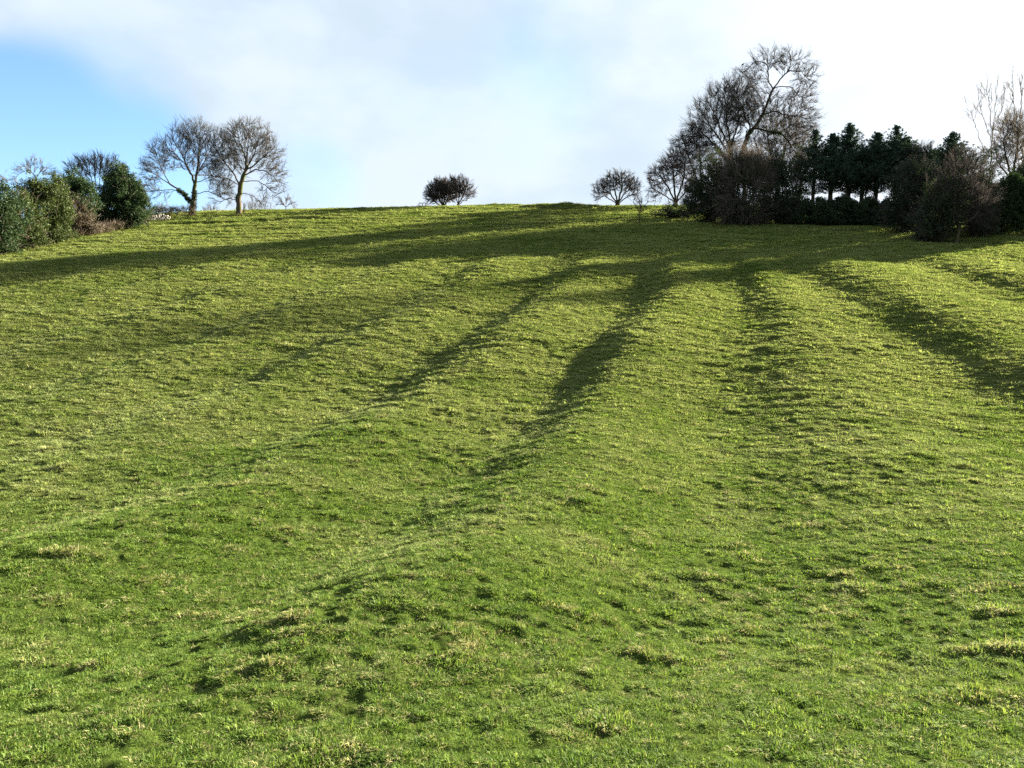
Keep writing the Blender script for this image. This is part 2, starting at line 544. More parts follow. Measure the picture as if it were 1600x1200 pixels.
# ------------------------------------------------------------------ woody growth
def colonize(att, nodes, parent, step, di, dk, iters, rg, up=.12, jit=.15):
    P = [np.array(p, float) for p in nodes]; PR = list(parent)
    A = np.asarray(att, float)
    nd = np.full(len(A), 1e9); ni = np.zeros(len(A), int)

    def upd(a0):
        new = np.array(P[a0:])
        d = np.linalg.norm(A[:, None, :] - new[None], axis=2)
        j = d.argmin(1); m = d[np.arange(len(A)), j]
        b = m < nd
        nd[b] = m[b]; ni[b] = j[b] + a0
    upd(0)
    alive = nd > dk
    A, nd, ni = A[alive], nd[alive], ni[alive]
    kids = {}
    for it in range(iters):
        if len(A) == 0: break
        dd = di if it > 6 else di * 3
        act = nd < dd
        if not act.any():
            act = nd <= nd.min() + step
        ids = ni[act]
        arr = np.array(P)
        dirs = A[act] - arr[ids]; dirs /= np.linalg.norm(dirs, axis=1)[:, None] + 1e-9
        u, inv = np.unique(ids, return_inverse=True)
        acc = np.zeros((len(u), 3)); np.add.at(acc, inv, dirs)
        a0 = len(P)
        for k, v in zip(u, acc):
            if kids.get(k, 0) >= 4: continue
            v = v / (np.linalg.norm(v) + 1e-9)
            p = PR[k]
            if p >= 0:
                w = arr[k] - arr[p]; v = v + .60 * w / (np.linalg.norm(w) + 1e-9)
            v = v + rg.normal(0, jit * .8, 3) + np.array([0, 0, up]); v /= np.linalg.norm(v)
            kids[k] = kids.get(k, 0) + 1
            P.append(arr[k] + v * step); PR.append(int(k))
        if len(P) == a0: break
        upd(a0)
        alive = nd > dk
        # attractors whose nearest node is full are dropped
        full = np.array([kids.get(i, 0) >= 4 for i in ni])
        alive &= ~full
        A, nd, ni = A[alive], nd[alive], ni[alive]
    return np.array(P), np.array(PR)


def radii(P, PR, tip, power):
    n = len(P); acc = np.zeros(n)
    for i in range(n - 1, 0, -1):
        if acc[i] == 0: acc[i] = tip ** power
        if PR[i] >= 0: acc[PR[i]] += acc[i]
    if acc[0] == 0: acc[0] = tip ** power
    return acc ** (1 / power)


def tube(geo, pts, rad, sides):
    pts = np.asarray(pts, float); n = len(pts)
    if n < 2: return
    t = np.gradient(pts, axis=0); t /= np.linalg.norm(t, axis=1)[:, None] + 1e-9
    ref = np.array([.31, .95, .07]) if abs(t[0][2]) > .6 else np.array([.1, .2, .97])
    a = np.cross(t, ref); a /= np.linalg.norm(a, axis=1)[:, None] + 1e-9
    b = np.cross(t, a)
    an = np.arange(sides) * 2 * math.pi / sides
    V = pts[:, None, :] + np.asarray(rad)[:, None, None] * (np.cos(an)[None, :, None] * a[:, None, :] + np.sin(an)[None, :, None] * b[:, None, :])
    i = (np.arange(n - 1) * sides)[:, None]; j = np.arange(sides)[None]; j2 = (j + 1) % sides
    Q = np.stack([i + j, i + j2, i + sides + j2, i + sides + j], -1).reshape(-1, 4)
    geo.add(V.reshape(-1, 3), Q)


def twigs(geo, O, D, Ln, r0):
    """many thin tapering three-sided shoots, one bend each"""
    n = len(O)
    if n == 0: return
    D = D / (np.linalg.norm(D, axis=1)[:, None] + 1e-9)
    ref = np.where(np.abs(D[:, 2:3]) > .7, np.array([[1., .2, 0]]), np.array([[0, .1, 1.]]))
    a = np.cross(D, ref); a /= np.linalg.norm(a, axis=1)[:, None] + 1e-9
    b = np.cross(D, a)
    rg = np.random.default_rng(n)
    mid = O + D * Ln[:, None] * .5 + a * (rg.normal(0, .07, n) * Ln)[:, None]
    end = O + D * Ln[:, None] + np.array([0, 0, 1.]) * (Ln * .10)[:, None]
    r0 = np.broadcast_to(r0, (n,))
    V = np.zeros((n, 7, 3))
    for k in range(3):
        c, s = math.cos(k * 2.0944), math.sin(k * 2.0944)
        off = c * a + s * b
        V[:, k] = O + off * r0[:, None]
        V[:, 3 + k] = mid + off * (r0 * .7)[:, None]
    V[:, 6] = end
    base = (np.arange(n) * 7)[:, None]
    q = np.array([[0, 1, 4, 3], [1, 2, 5, 4], [2, 0, 3, 5]]); t = np.array([[3, 4, 6], [4, 5, 6], [5, 3, 6]])
    geo.add(V.reshape(-1, 3), (base[:, :, None] + q[None]).reshape(-1, 4), (base[:, :, None] + t[None]).reshape(-1, 3))


def leaves(geo, C, rad, per, size, rg, flat=.0, squash=1.0):
    n = len(C) * per
    c = np.repeat(C, per, 0)
    o = rg.normal(0, 1, (n, 3)); o /= np.linalg.norm(o, axis=1)[:, None]
    rr = np.repeat(np.broadcast_to(rad, (len(C),)), per) * rg.uniform(0, 1, n) ** .45
    o[:, 2] *= squash
    p = c + o * rr[:, None]
    nrm = o * .6 + rg.normal(0, .7, (n, 3)) + np.array([0, 0, .25]); nrm /= np.linalg.norm(nrm, axis=1)[:, None]
    a = np.cross(nrm, rg.normal(0, 1, (n, 3))); a /= np.linalg.norm(a, axis=1)[:, None] + 1e-9
    b = np.cross(nrm, a)
    L_ = (size * rg.uniform(.55, 1.3, n))[:, None]
    V = np.stack([p - a * L_, p - b * L_ * .45 + nrm * L_ * .12, p + a * L_, p + b * L_ * .45 + nrm * L_ * .12], 1)
    Q = (np.arange(n) * 4)[:, None] + np.arange(4)[None]
    geo.add(V.reshape(-1, 3), Q)


def ell_points(env, u, rg, dens, depth=.85):
    """attractors inside ellipsoids given in photo pixels (dx, up, rx, rz[, dy])"""
    out = []
    for e in env:
        dx, up, rx, rz = e[:4]; dy = e[4] if len(e) > 4 else 0
        a, c = rx * u, rz * u; b = min(a, c) * depth if len(e) < 6 else e[5] * u
        vol = 4.19 * a * b * c
        n = max(25, int(vol * dens))
        v = rg.normal(0, 1, (n, 3)); v /= np.linalg.norm(v, axis=1)[:, None]
        v *= (rg.uniform(0, 1, n) ** .40)[:, None]
        out.append(v * np.array([a, b, c]) + np.array([dx * u, dy * u, up * u]))
    return np.concatenate(out)


def place(px, py, Y=None):
    if Y is None: x, y = on_ground(px, py)
    else: x, y = at_depth(px, Y)
    z = float(H(x, y)) - .04
    depth = y * math.cos(PITCH) + (EYE - z) * math.sin(PITCH)
    return Vector((x, y, z)), depth / F0            # metres per photo pixel


def skeleton(limbs, u, step, rg, wob):
    P, PR = [], []
    for li, lm in enumerate(limbs):
        pts = np.array([(p[0] * u, (p[2] if len(p) > 2 else 0) * u, p[1] * u) for p in lm], float)
        if li > 0:
            arr = np.array(P); k = int(np.linalg.norm(arr - pts[0], axis=1).argmin()); prev = k
        else:
            P.append(pts[0]); PR.append(-1); prev = 0
        for a, b in zip(pts[:-1], pts[1:]):
            m = max(1, int(np.linalg.norm(b - a) / step))
            for q in range(1, m + 1):
                p = a + (b - a) * q / m + (rg.normal(0, wob, 3) * step if q < m else 0)
                P.append(p); PR.append(prev); prev = len(P) - 1
    return P, PR


def wood(root, limbs, env, u, seed, step=.32, di=2.2, dk=.55, dens=3.0, iters=90, tip=.013, power=2.08, up=.1, jit=.15,
         tw=(2, 3), twl=.75, twr=.011, m_trunk='bark', m_crown='twig', wob=.12, rmin=None, thick=.07, fill=True, upbias=.35, depth=.85, rscale=1.0):
    rg = np.random.default_rng(seed); tw = (tw[0] + 1, max(1, tw[1] - 1)); twr = twr * 1.1
    P, PR = skeleton(limbs, u, step, rg, wob)
    if env:
        env = [(e[0] * .97, e[1] * .94, e[2] * .95, e[3] * .90) + tuple(e[4:]) for e in env]
        P, PR = colonize(ell_points(env, u, rg, dens * 3.0, depth), P, PR, step, di * .8, dk * .66, iters, rg, up, jit)
    else:
        P, PR = np.array(P), np.array(PR)
    r = radii(P, PR, tip, power)
    r = r * (1 + rscale * .38 * sstep(r, .035, .16))
    kids = [[] for _ in P]
    for i, p in enumerate(PR):
        if p >= 0: kids[p].append(i)
    gt, gc = Geo(), Geo()
    stack = [(0, -1)]
    flare = 1 + .40 * np.exp(-np.maximum(P[:, 2], 0) / (r[0] * 1.6 + .01))
    while stack:
        s, par = stack.pop()
        ch = [par] if par >= 0 else []
        ch.append(s); cur = s
        while kids[cur]:
            ks = sorted(kids[cur], key=lambda k: -r[k])
            for k in ks[1:]: stack.append((k, cur))
            cur = ks[0]; ch.append(cur)
        if len(ch) < 2: continue
        pts = P[ch].copy(); rad = (r * flare)[ch]
        if par >= 0: rad[0] = min(rad[0], rad[1] * 1.15)
        if s == 0: pts[0, 2] -= .25
        # split the run into thick trunk and thin crown
        k = int(np.sum(r[ch[1:]] > thick)) + 1
        if k > 1:
            tube(gt, pts[:k], rad[:k], 8 if rad[0] > .12 else 6)
        if k < len(ch):
            a = max(0, k - 1)
            tube(gc, pts[a:], rad[a:], 4 if rad[a] > .03 else 3)
    # shoots
    thin = np.nonzero((r < max(tip * 3.2, .035)) & (PR >= 0))[0]
    tips = np.array([i for i in thin if not kids[i]], int)
    src = np.concatenate([np.repeat(thin, tw[0]), np.repeat(tips, tw[1])])
    ctr = P[thin].mean(0) if len(thin) else np.zeros(3)
    pd = P[src] - P[PR[src]]; pd /= np.linalg.norm(pd, axis=1)[:, None] + 1e-9
    out = P[src] - ctr * np.array([1, 1, .7]); out /= np.linalg.norm(out, axis=1)[:, None] + 1e-9
    D = pd * 1.0 + out * .65 + rg.normal(0, .27, (len(src), 3)) + np.array([0, 0, upbias * .8])
    D /= np.linalg.norm(D, axis=1)[:, None]
    Ln = twl * 1.25 * rg.uniform(.45, 1.25, len(src))
    O = P[src] - pd * (step * rg.uniform(0, .8, len(src)))[:, None]
    twigs(gc, O, D, Ln, twr)
    # side shoots on the shoots
    k2 = 3 if fill is True else fill
    if k2:
        O2 = np.repeat(O, k2, 0) + np.repeat(D, k2, 0) * (np.repeat(Ln, k2) * rg.uniform(.25, .95, len(O) * k2))[:, None]
        D2 = np.repeat(D, k2, 0) + rg.normal(0, .38, (len(O2), 3)) + np.array([0, 0, upbias * .5])
        twigs(gc, O2, D2, np.repeat(Ln, k2) * rg.uniform(.3, .65, len(O2)), twr * .75)
    if gt.n: obj('trunk', gt.mesh('trunk', True), M[m_trunk], root)
    obj('crown', gc.mesh('crown'), M[m_crown], root)
    return P, r, thin


def bare_tree(name, label, cat, px, py, limbs, env, seed, Y=None, group=None, ivy=None, base_dz=0, **k):
    loc, u = place(px, py, Y)
    root = empty(name, loc); tag(root, label, cat, group)
    P, r, thin = wood(root, limbs, env, u, seed, **k)
    if ivy:
        rg = np.random.default_rng(seed + 7); g = Geo()
        for (h0, h1, amt, rad) in ivy:                  # clothes the stems between two heights (px)
            sel = np.nonzero((P[:, 2] > h0 * u) & (P[:, 2] < h1 * u) & (r > .10))[0]
            c = P[sel]; c = np.repeat(c, amt, 0) + rg.normal(0, .5, (len(c) * amt, 3)) * np.repeat(r[sel], amt)[:, None]
            leaves(g, c, rad, 26, .10, rg)
        obj('ivy', g.mesh('ivy'), M['ivy'], root)
    print(name, len(P))
    return root


def leafy_bush(name, label, cat, px, py, env, seed, mat='holly', Y=None, group=None, clump=.40, per=50, size=.082, dens=1.0,
               stems=5, m_trunk='bark_dark', twig_top=None, extra=None, gap=0.0, spire=0, loc_u=None, in_=.50):
    loc, u = loc_u or place(px, py, Y)
    root = empty(name, loc); tag(root, label, cat, group)
    rg = np.random.default_rng(seed)
    g = Geo()
    C = []
    for e in env:
        dx, up, rx, rz = e[:4]; dy = e[4] if len(e) > 4 else 0
        a, c = rx * u, rz * u; b = min(a * 1.05, c * 1.2)
        # lumpy: a few lobes on the surface of each ellipsoid, clumps inside each lobe
        area = 12.6 * ((a * b) ** 1.6 / 3 + (a * c) ** 1.6 / 3 + (b * c) ** 1.6 / 3) ** (1 / 1.6)
        n = int(area * 5.0 * dens)
        v = rg.normal(0, 1, (n, 3)); v /= np.linalg.norm(v, axis=1)[:, None]
        lump = 1 + .26 * np.sin(v[:, 0] * 5 + seed) * np.sin(v[:, 2] * 6 + seed * 2 + v[:, 1] * 4) + .13 * np.sin(v[:, 2] * 13 + v[:, 0] * 11 + seed)
        rad = (in_ + (1 - in_) * rg.uniform(0, 1, n) ** .5) * lump
        p = v * rad[:, None] * np.array([a, b, c]) + np.array([dx * u, dy * u, up * u])
        if spire:
            t = np.clip((p[:, 2] - up * u) / c, -1, 1.2)
            f = 1 - .62 * sstep(t, -.2, 1.0) * spire
            p[:, 0] = dx * u + (p[:, 0] - dx * u) * f; p[:, 1] = dy * u + (p[:, 1] - dy * u) * f
        if gap:
            q = perlin(p[:, 0] / .8 + seed, p[:, 2] / .7, seed) - .35 * sstep(-p[:, 2], -2.6, 0)
            p = p[q > -.35 + gap * .5]
        C.append(p)
    C = np.concatenate(C)
    C = C[C[:, 2] > .1]
    leaves(g, C, clump * rg.uniform(.6, 1.25, len(C)), per, size, rg, squash=.9)
    obj('crown' if 'tree' in name or name in ('conifer',) else 'foliage', g.mesh('foliage'), M[mat], root)
    if extra:
        ge = Geo(); emat, eenv, en = extra
        Ce = ell_points(eenv, u, rg, 1, .8); Ce = Ce[rg.integers(0, len(Ce), en)]
        leaves(ge, Ce, clump * .9, per, size * .85, rg)
        obj('dead_foliage', ge.mesh('dead_foliage'), M[emat], root)
    # stems reaching into the crown
    gs = Geo()
    tops = C[rg.integers(0, len(C), stems * 4)]
    e0 = env[0]
    for i in range(stems):
        b = np.array([(e0[0] + rg.uniform(-.5, .5) * e0[2]) * u * .7, rg.uniform(-.4, .4) * e0[2] * u * .6, -.2])
        for t in tops[i * 4:i * 4 + 4]:
            mid = b * .45 + t * .55 + rg.normal(0, .15, 3); mid[2] = t[2] * .5
            if np.linalg.norm(t - b) < .8: continue
            pts = np.array([b, b * .8 + mid * .2 + [0, 0, .3], mid, mid * .4 + t * .6, t])
            tube(gs, pts, np.array([.09, .07, .05, .03, .012]), 5)
    if gs.n: obj('trunk', gs.mesh('trunk', True), M[m_trunk], root)
    if twig_top:
        # bare shoots sticking out of the leaves
        n, ln, mt = twig_top
        o = C[rg.integers(0, len(C), n)]
        ctr = C.mean(0)
        D = (o - ctr); D /= np.linalg.norm(D, axis=1)[:, None] + 1e-9
        D = D * .8 + rg.normal(0, .4, (n, 3)) + np.array([0, 0, .5])
        gt = Geo(); Ln = ln * rg.uniform(.5, 1.2, n)
        D /= np.linalg.norm(D, axis=1)[:, None]
        twigs(gt, o, D, Ln, .014)
        O2 = np.repeat(o, 3, 0) + np.repeat(D, 3, 0) * (np.repeat(Ln, 3) * rg.uniform(.3, .95, n * 3))[:, None]
        twigs(gt, O2, np.repeat(D, 3, 0) + rg.normal(0, .5, (n * 3, 3)), np.repeat(Ln, 3) * .5, .010)
        obj('sprays', gt.mesh('sprays'), M[mt], root)
    return root


# ------------------------------------------------------------------ left: overgrown evergreen hedge
LG = 'evergreen bushes in the overgrown hedge on the left'
leafy_bush('evergreen_bush', 'grey-green evergreen bush at the low left end of the hedge, cut by the picture edge', 'bush', -12, 398,
           [(0, 55, 47, 50), (-10, 22, 56, 28), (12, 80, 27, 26)], 11, 'holly', group=LG, twig_top=(160, .8, 'twig'))
leafy_bush('evergreen_bush', 'bush with a russet patch of dead leaves near the low end of the left hedge', 'bush', 32, 388,
           [(0, 46, 34, 46), (4, 18, 36, 24)], 12, 'olive', group=LG, extra=('russet', [(0, 48, 17, 22, -26)], 110), twig_top=(200, .7, 'twig'))
leafy_bush('evergreen_bush', 'broad rounded olive-green bush beside the russet-patched bush in the left hedge', 'bush', 76, 381,
           [(0, 60, 34, 44), (-16, 78, 22, 24), (10, 72, 22, 28), (0, 22, 38, 26)], 13, 'olive', group=LG, twig_top=(60, .5, 'twig'))
leafy_bush('evergreen_bush', 'bright green bushy holly below the fan of bare stems in the left hedge', 'bush', 122, 368,
           [(0, 58, 28, 36), (-12, 70, 18, 24), (12, 62, 20, 26)], 14, 'holly', group=LG)
leafy_bush('evergreen_bush', 'brown twiggy bush with few leaves between two hollies in the left hedge', 'bush', 126, 369,
           [(-6, 30, 25, 26, -16), (8, 16, 29, 16, -16)], 15, 'brown', group=LG, dens=.7, twig_top=(500, .8, 'twig'), clump=.32, size=.08)
leafy_bush('evergreen_bush', 'tall dark holly at the upper end of the left hedge, beside the open sky', 'bush', 192, 356,
           [(2, 40, 36, 40), (0, 62, 28, 28), (-3, 82, 15, 18), (22, 32, 20, 32), (-20, 30, 22, 30), (12, 58, 20, 24)], 16, 'holly', group=LG, twig_top=(260, .6, 'twig'))
leafy_bush('low_shrub', 'low green shrub at the foot of the brown twiggy bush', 'shrub', 158, 358,
           [(0, 20, 25, 20), (-18, 14, 20, 14)], 17, 'olive', group=LG, twig_top=(120, .6, 'twig'))
leafy_bush('low_shrub', 'small brown-tinged shrub at the very top end of the left hedge', 'shrub', 221, 350,
           [(0, 22, 15, 24), (-6, 10, 18, 12)], 18, 'holly', group=LG, twig_top=(260, .5, 'twig'), dens=.8)
bare_tree('bare_tree', 'small bare tree with an ivy-wrapped top rising behind the left hedge', 'tree', 66, 345, 
          [[(0, 0), (1, 60), (3, 74)], [(3, 74), (-10, 90)], [(3, 74), (14, 88)]],
          [(-14, 92, 16, 12), (4, 96, 16, 14), (22, 84, 14, 14), (-34, 74, 14, 8)], 21, Y=84, ivy=[(56, 82, 5, .35)], step=.26, dk=.42, di=2, dens=5, twl=.5)
_r = bare_tree('bare_tree', 'bare tree with a wide fan of many upright stems inside the left hedge', 'tree', 163, 351,
          [[(0, 0), (0, 22)], [(0, 22), (-18, 60), (-34, 84)], [(0, 22), (-8, 62), (-14, 98)], [(0, 22), (3, 62), (6, 102)], [(0, 22), (12, 60), (22, 92)], [(0, 22), (-3, 60), (-4, 90)], [(0, 22), (8, 50), (14, 98)]],
          [(-30, 84, 20, 22), (-8, 92, 22, 22), (14, 92, 20, 20), (28, 80, 16, 18)], 22, Y=83, step=.24, dk=.42, di=1.8, dens=5, up=.3, twl=.6, twr=.013, upbias=.7)

# ------------------------------------------------------------------ left: the pair of trees on the crest
PG = 'pair of big bare trees on the crest'
bare_tree('bare_tree', 'bare tree with a forked ivy-clad trunk, left of the pair on the crest', 'tree', 300, 337,
          [[(0, 0), (1, 14), (4, 30), (7, 52), (12, 78), (15, 108), (17, 138)],
           [(0, 20), (-14, 36), (-34, 50), (-52, 62), (-70, 72)],
           [(-20, 40), (-40, 40), (-60, 38)], [(7, 48), (-4, 74), (-16, 100), (-26, 116)], [(-4, 74), (-26, 98), (-46, 112)],
           [(8, 34), (26, 38), (42, 32), (56, 36)], [(10, 62), (24, 88), (36, 108)], [(9, 50), (26, 58), (44, 62)], [(-34, 50), (-50, 84), (-56, 104)]],
          [(-6, 122, 26, 30), (18, 118, 26, 34), (38, 92, 17, 30), (-36, 96, 28, 28), (-56, 76, 24, 24), (44, 52, 24, 22), (-62, 52, 20, 16), (-44, 36, 20, 8), (8, 84, 26, 26)],
          31, group=PG, ivy=[(2, 40, 7, .30)], step=.33, dk=.56, dens=3.0, twl=.85, twr=.013, m_crown='twig_mid')
bare_tree('bare_tree', 'bare tree with a straight trunk and domed crown, right of the crest pair', 'tree', 373, 334,
          [[(0, 0), (0, 22), (4, 44), (10, 62), (14, 84), (18, 112), (20, 138)],
           [(4, 44), (-4, 60), (-14, 74), (-28, 92), (-36, 112)], [(10, 60), (28, 70), (46, 66), (60, 54), (70, 48)], [(8, 52), (32, 52), (50, 38), (58, 30)],
           [(10, 62), (24, 88), (34, 116)], [(4, 44), (-16, 56), (-34, 58)], [(14, 84), (4, 112), (0, 136)], [(18, 70), (40, 88), (56, 100)],
           [(2, 20), (-14, 26), (-26, 20)], [(2, 34), (22, 30), (36, 18)]],
          [(14, 122, 40, 30), (-16, 104, 28, 32), (44, 98, 26, 34), (56, 64, 20, 24), (-28, 66, 20, 20), (54, 40, 18, 16), (-22, 28, 20, 14), (30, 24, 14, 10), (12, 88, 36, 26)],
          32, group=PG, ivy=[(18, 28, 5, .24)], step=.33, dk=.54, dens=3.2, twl=.8, twr=.013, m_crown='twig_mid')
DG = 'small bare trees showing behind the crest'
for (px, py, Y, h, w, sd, lb) in [(262, 340, 128, 27, 16, 41, 'pale little bare tree behind the brown hedge near the tall holly'),
                                  (336, 337, 122, 20, 20, 42, 'low dark bare thicket behind the crest between the pair of big trees'),
                                  (398, 334, 122, 20, 16, 43, 'little bare tree showing behind the crest just right of the domed tree'),
                                  (419, 333, 118, 24, 11, 44, 'narrow little bare tree behind the crest, in the middle one right of the pair')]:
    loc, u = place(px, py, Y)
    tt = (py - 0) ; ztop = None
    # height so that the top shows h px above the crest
    d = pixdir(px, py - h); zt = EYE + d[2] / d[1] * Y
    Hh = (zt - loc.z) / u
    bare_tree('bare_tree', lb, 'tree', px, py, [[(0, 0), (0, Hh * .35)], [(0, Hh * .35), (-w * .4, Hh * .7)], [(0, Hh * .35), (w * .4, Hh * .7)], [(0, Hh * .3), (1, Hh * .8)]],
              [(0, Hh * .66, w, Hh * .34), (-w * .4, Hh * .55, w * .6, Hh * .3), (w * .4, Hh * .55, w * .6, Hh * .3)], sd, Y=Y, group=DG, step=.3, dk=.55, dens=2.5, twl=.7, twr=.012, m_crown='twig_pale' if sd == 41 else 'twig')
bare_tree('bare_tree', 'little bare round-topped tree standing alone on the crest right of the big pair', 'tree', 447, 331,
          [[(0, 0), (0, 8)], [(0, 8), (-8, 16)], [(0, 8), (8, 15)], [(0, 8), (1, 18)]], [(0, 16, 13, 9), (-6, 13, 8, 6), (7, 13, 8, 6)], 45, group=DG, step=.2, dk=.34, di=1.6, dens=9, twl=.45, twr=.012)

# low wall and brown hedge behind the left hedge's end
def run_pts(px0, py0, px1, py1, n):
    a, b = on_ground(px0, py0), on_ground(px1, py1)
    return [(a[0] + (b[0] - a[0]) * t, a[1] + (b[1] - a[1]) * t) for t in np.linspace(0, 1, n)]


def long_hedge(name, label, px0, py0, px1, py1, hgt, wid, seed, mat, mt, per_m=26, size=.08, back=0.0, twn=60, hv=.15, cat='hedge'):
    pts = run_pts(px0, py0, px1, py1, 30)
    a, b = Vector((*pts[0], 0)), Vector((*pts[-1], 0))
    length = (b - a).length
    rg = np.random.default_rng(seed)
    z0 = float(H(pts[0][0], pts[0][1]))
    root = empty(name, (pts[0][0], pts[0][1] + back, z0)); tag(root, label, cat)
    n = int(length * per_m * hgt)
    t = rg.uniform(0, 1, n); ax = rg.uniform(-1, 1, n); az = rg.uniform(0, 1, n) ** .8
    x = pts[0][0] + (pts[-1][0] - pts[0][0]) * t
    y = pts[0][1] + (pts[-1][1] - pts[0][1]) * t + back
    hh = hgt * (1 + hv * perlin(x / 1.7, y * 0 + seed, seed) + hv * .6 * perlin(x / .5, y * 0 + seed, seed + 1))
    dirv_ = np.array([b.x - a.x, b.y - a.y]) / length; nx, ny = -dirv_[1], dirv_[0]
    prof = wid * .5 * np.sqrt(np.clip(1.05 - az ** 3, 0, 1))
    px_, py_ = x + nx * ax * prof, y + ny * ax * prof
    C = np.stack([px_ - pts[0][0], py_ - pts[0][1] - back, H(x, y) - z0 + az * hh], -1)
    g = Geo(); leaves(g, C, .26, 30, size, rg)
    obj('foliage', g.mesh('foliage'), M[mat], root)
    gt = Geo(); k = rg.integers(0, n, int(twn * length))
    D = rg.normal(0, .5, (len(k), 3)) + np.array([0, 0, .8])
    twigs(gt, C[k], D, rg.uniform(.2, .7, len(k)), .012)
    obj('sprays', gt.mesh('sprays'), M[mt], root)
    return root


long_hedge('bramble_strip', 'strip of brown dead brambles along the foot of the left hedge', -30, 402, 228, 350, .55, 1.1, 49, 'brown', 'twig', back=.1, size=.07, hv=.7, twn=90, cat='brambles')
long_hedge('field_hedge', 'low trimmed brown hedge between the tall holly and the ivy-clad tree', 226, 346, 300, 338.5, 1.15, 1.0, 50, 'brown', 'twig', back=1.2, size=.06)
mst = Mat('limestone'); cst = mst.ramp(mst.noise(5, 4), [(.3, (.09, .085, .075)), (.7, (.24, .23, .21))]); M['stone'] = mst.matte(cst, .9, mst.noise(20, 4), .02)


def stone(g, c, s, rg):
    import itertools
    ph = np.array([(math.cos(a) * math.cos(b), math.sin(a) * math.cos(b), math.sin(b)) for b in (-.9, -.3, .3, .9) for a in np.arange(7) * 2 * math.pi / 7])
    ph = np.sign(ph) * np.abs(ph) ** .7
    ph *= (1 + rg.normal(0, .08, (len(ph), 1)))
    V = np.vstack([ph, [[0, 0, -.9], [0, 0, .9]]]) * np.asarray(s) + np.asarray(c)
    Q = [[r_ * 7 + j, r_ * 7 + (j + 1) % 7, (r_ + 1) * 7 + (j + 1) % 7, (r_ + 1) * 7 + j] for r_ in range(3) for j in range(7)]
    T = [[28, (j + 1) % 7, j] for j in range(7)] + [[29, 21 + j, 21 + (j + 1) % 7] for j in range(7)]
    g.add(V, Q, T)


def dry_wall():
    pts = run_pts(232, 347, 264, 343, 60); rg = np.random.default_rng(3)
    z0 = float(H(*pts[0])); root_loc = Vector((pts[0][0], pts[0][1], z0))
    g = Geo()
    a, b = np.array(pts[0]), np.array(pts[-1]); Ln = np.linalg.norm(b - a)
    for row in range(4):
        s = rg.uniform(0, .2)
        while s < Ln:
            w = rg.uniform(.18, .42)
            hmax = .62 + .25 * math.sin(s * 1.9) + rg.uniform(-.1, .1)
            if row * .17 < hmax:
                p = a + (b - a) * (s + w / 2) / Ln
                z = float(Hbig(p[0], p[1])) - z0 + row * .17 + .06
                stone(g, (p[0] - a[0], p[1] - a[1] + rg.normal(0, .03), z), (w / 2, .17, .10), rg)
            s += w * .98
    o = obj('stone_wall', g.mesh('stone_wall'), M['stone'], loc=root_loc)
    tag(o, 'short run of tumbled pale dry-stone wall under the brown hedge', 'wall')


dry_wall()

# ------------------------------------------------------------------ middle: thickets and hawthorns on the crest
bare_tree('bare_bush', 'dark leafless thicket on the crest, left half of the joined pair alone on the skyline', 'bush', 692, 322.5,
          [[(0, 0), (0, 3)], [(0, 2), (-10, 20), (-16, 30)], [(0, 2), (-4, 26)], [(0, 2), (5, 24), (6, 36)], [(2, 2), (12, 22)], [(-3, 1), (-18, 14)], [(0, 2), (-8, 18)]],
          [(-2, 24, 20, 21), (-12, 20, 15, 16), (10, 25, 14, 18)], 61, group='leafless thickets on the skyline', step=.2, dk=.27, di=1.4, dens=18, tip=.010, twl=.50, twr=.018, m_trunk='bark_dark', m_crown='twig_dark', tw=(2, 3), upbias=.6)
bare_tree('bare_bush', 'thinner leafless thicket on the crest, right half of the joined pair alone on the skyline', 'bush', 716, 322,
          [[(0, 0), (0, 3)], [(0, 2), (10, 22), (14, 34)], [(0, 2), (3, 26), (3, 38)], [(0, 2), (-6, 28)], [(1, 2), (16, 18)]],
          [(4, 26, 16, 22), (12, 24, 14, 15), (-4, 32, 11, 15)], 62, group='leafless thickets on the skyline', step=.2, dk=.28, di=1.4, dens=15, tip=.010, twl=.52, twr=.016, m_trunk='bark_dark', m_crown='twig_dark', tw=(1, 3), upbias=.6)
bare_tree('sapling', 'tiny bare sapling on the crest just left of the skyline thicket', 'sapling', 662, 323.5,
          [[(0, 0), (-2, 5)], [(0, 0), (3, 4)]], [(0, 4, 8, 3)], 63, step=.12, dk=.25, dens=25, di=1, twl=.2, twr=.012, thick=.02)
bare_tree('hawthorn', 'low flat-topped bare hawthorn on the crest left of the wood', 'tree', 965, 321,
          [[(0, 0), (0, 5)], [(0, 4), (-12, 20), (-26, 24)], [(0, 4), (12, 22), (22, 28)], [(0, 4), (-5, 26), (-9, 42)], [(0, 4), (7, 30), (6, 46)], [(0, 4), (-20, 16), (-34, 14)], [(0, 4), (16, 16), (30, 20)]],
          [(0, 38, 26, 18), (-20, 28, 20, 15), (20, 30, 16, 16), (-32, 18, 12, 8), (28, 18, 10, 8)], 64, step=.2, dk=.32, di=1.5, dens=13, twl=.50, twr=.016, m_trunk='bark_dark', m_crown='twig_dark', tw=(1, 3), upbias=.25, jit=.25)
bare_tree('sapling', 'thin bare sapling on the shaded slope below the hawthorn', 'sapling', 1000, 352,
          [[(0, 0), (-1, 14), (0, 22)], [(0, 20), (-10, 34)], [(0, 18), (10, 34)], [(0, 20), (2, 38)]], [(0, 31, 11, 7)], 65, step=.18, dk=.34, di=1.4, dens=7, twl=.4, twr=.010, m_trunk='bark_dark', m_crown='twig_dark', thick=.02)

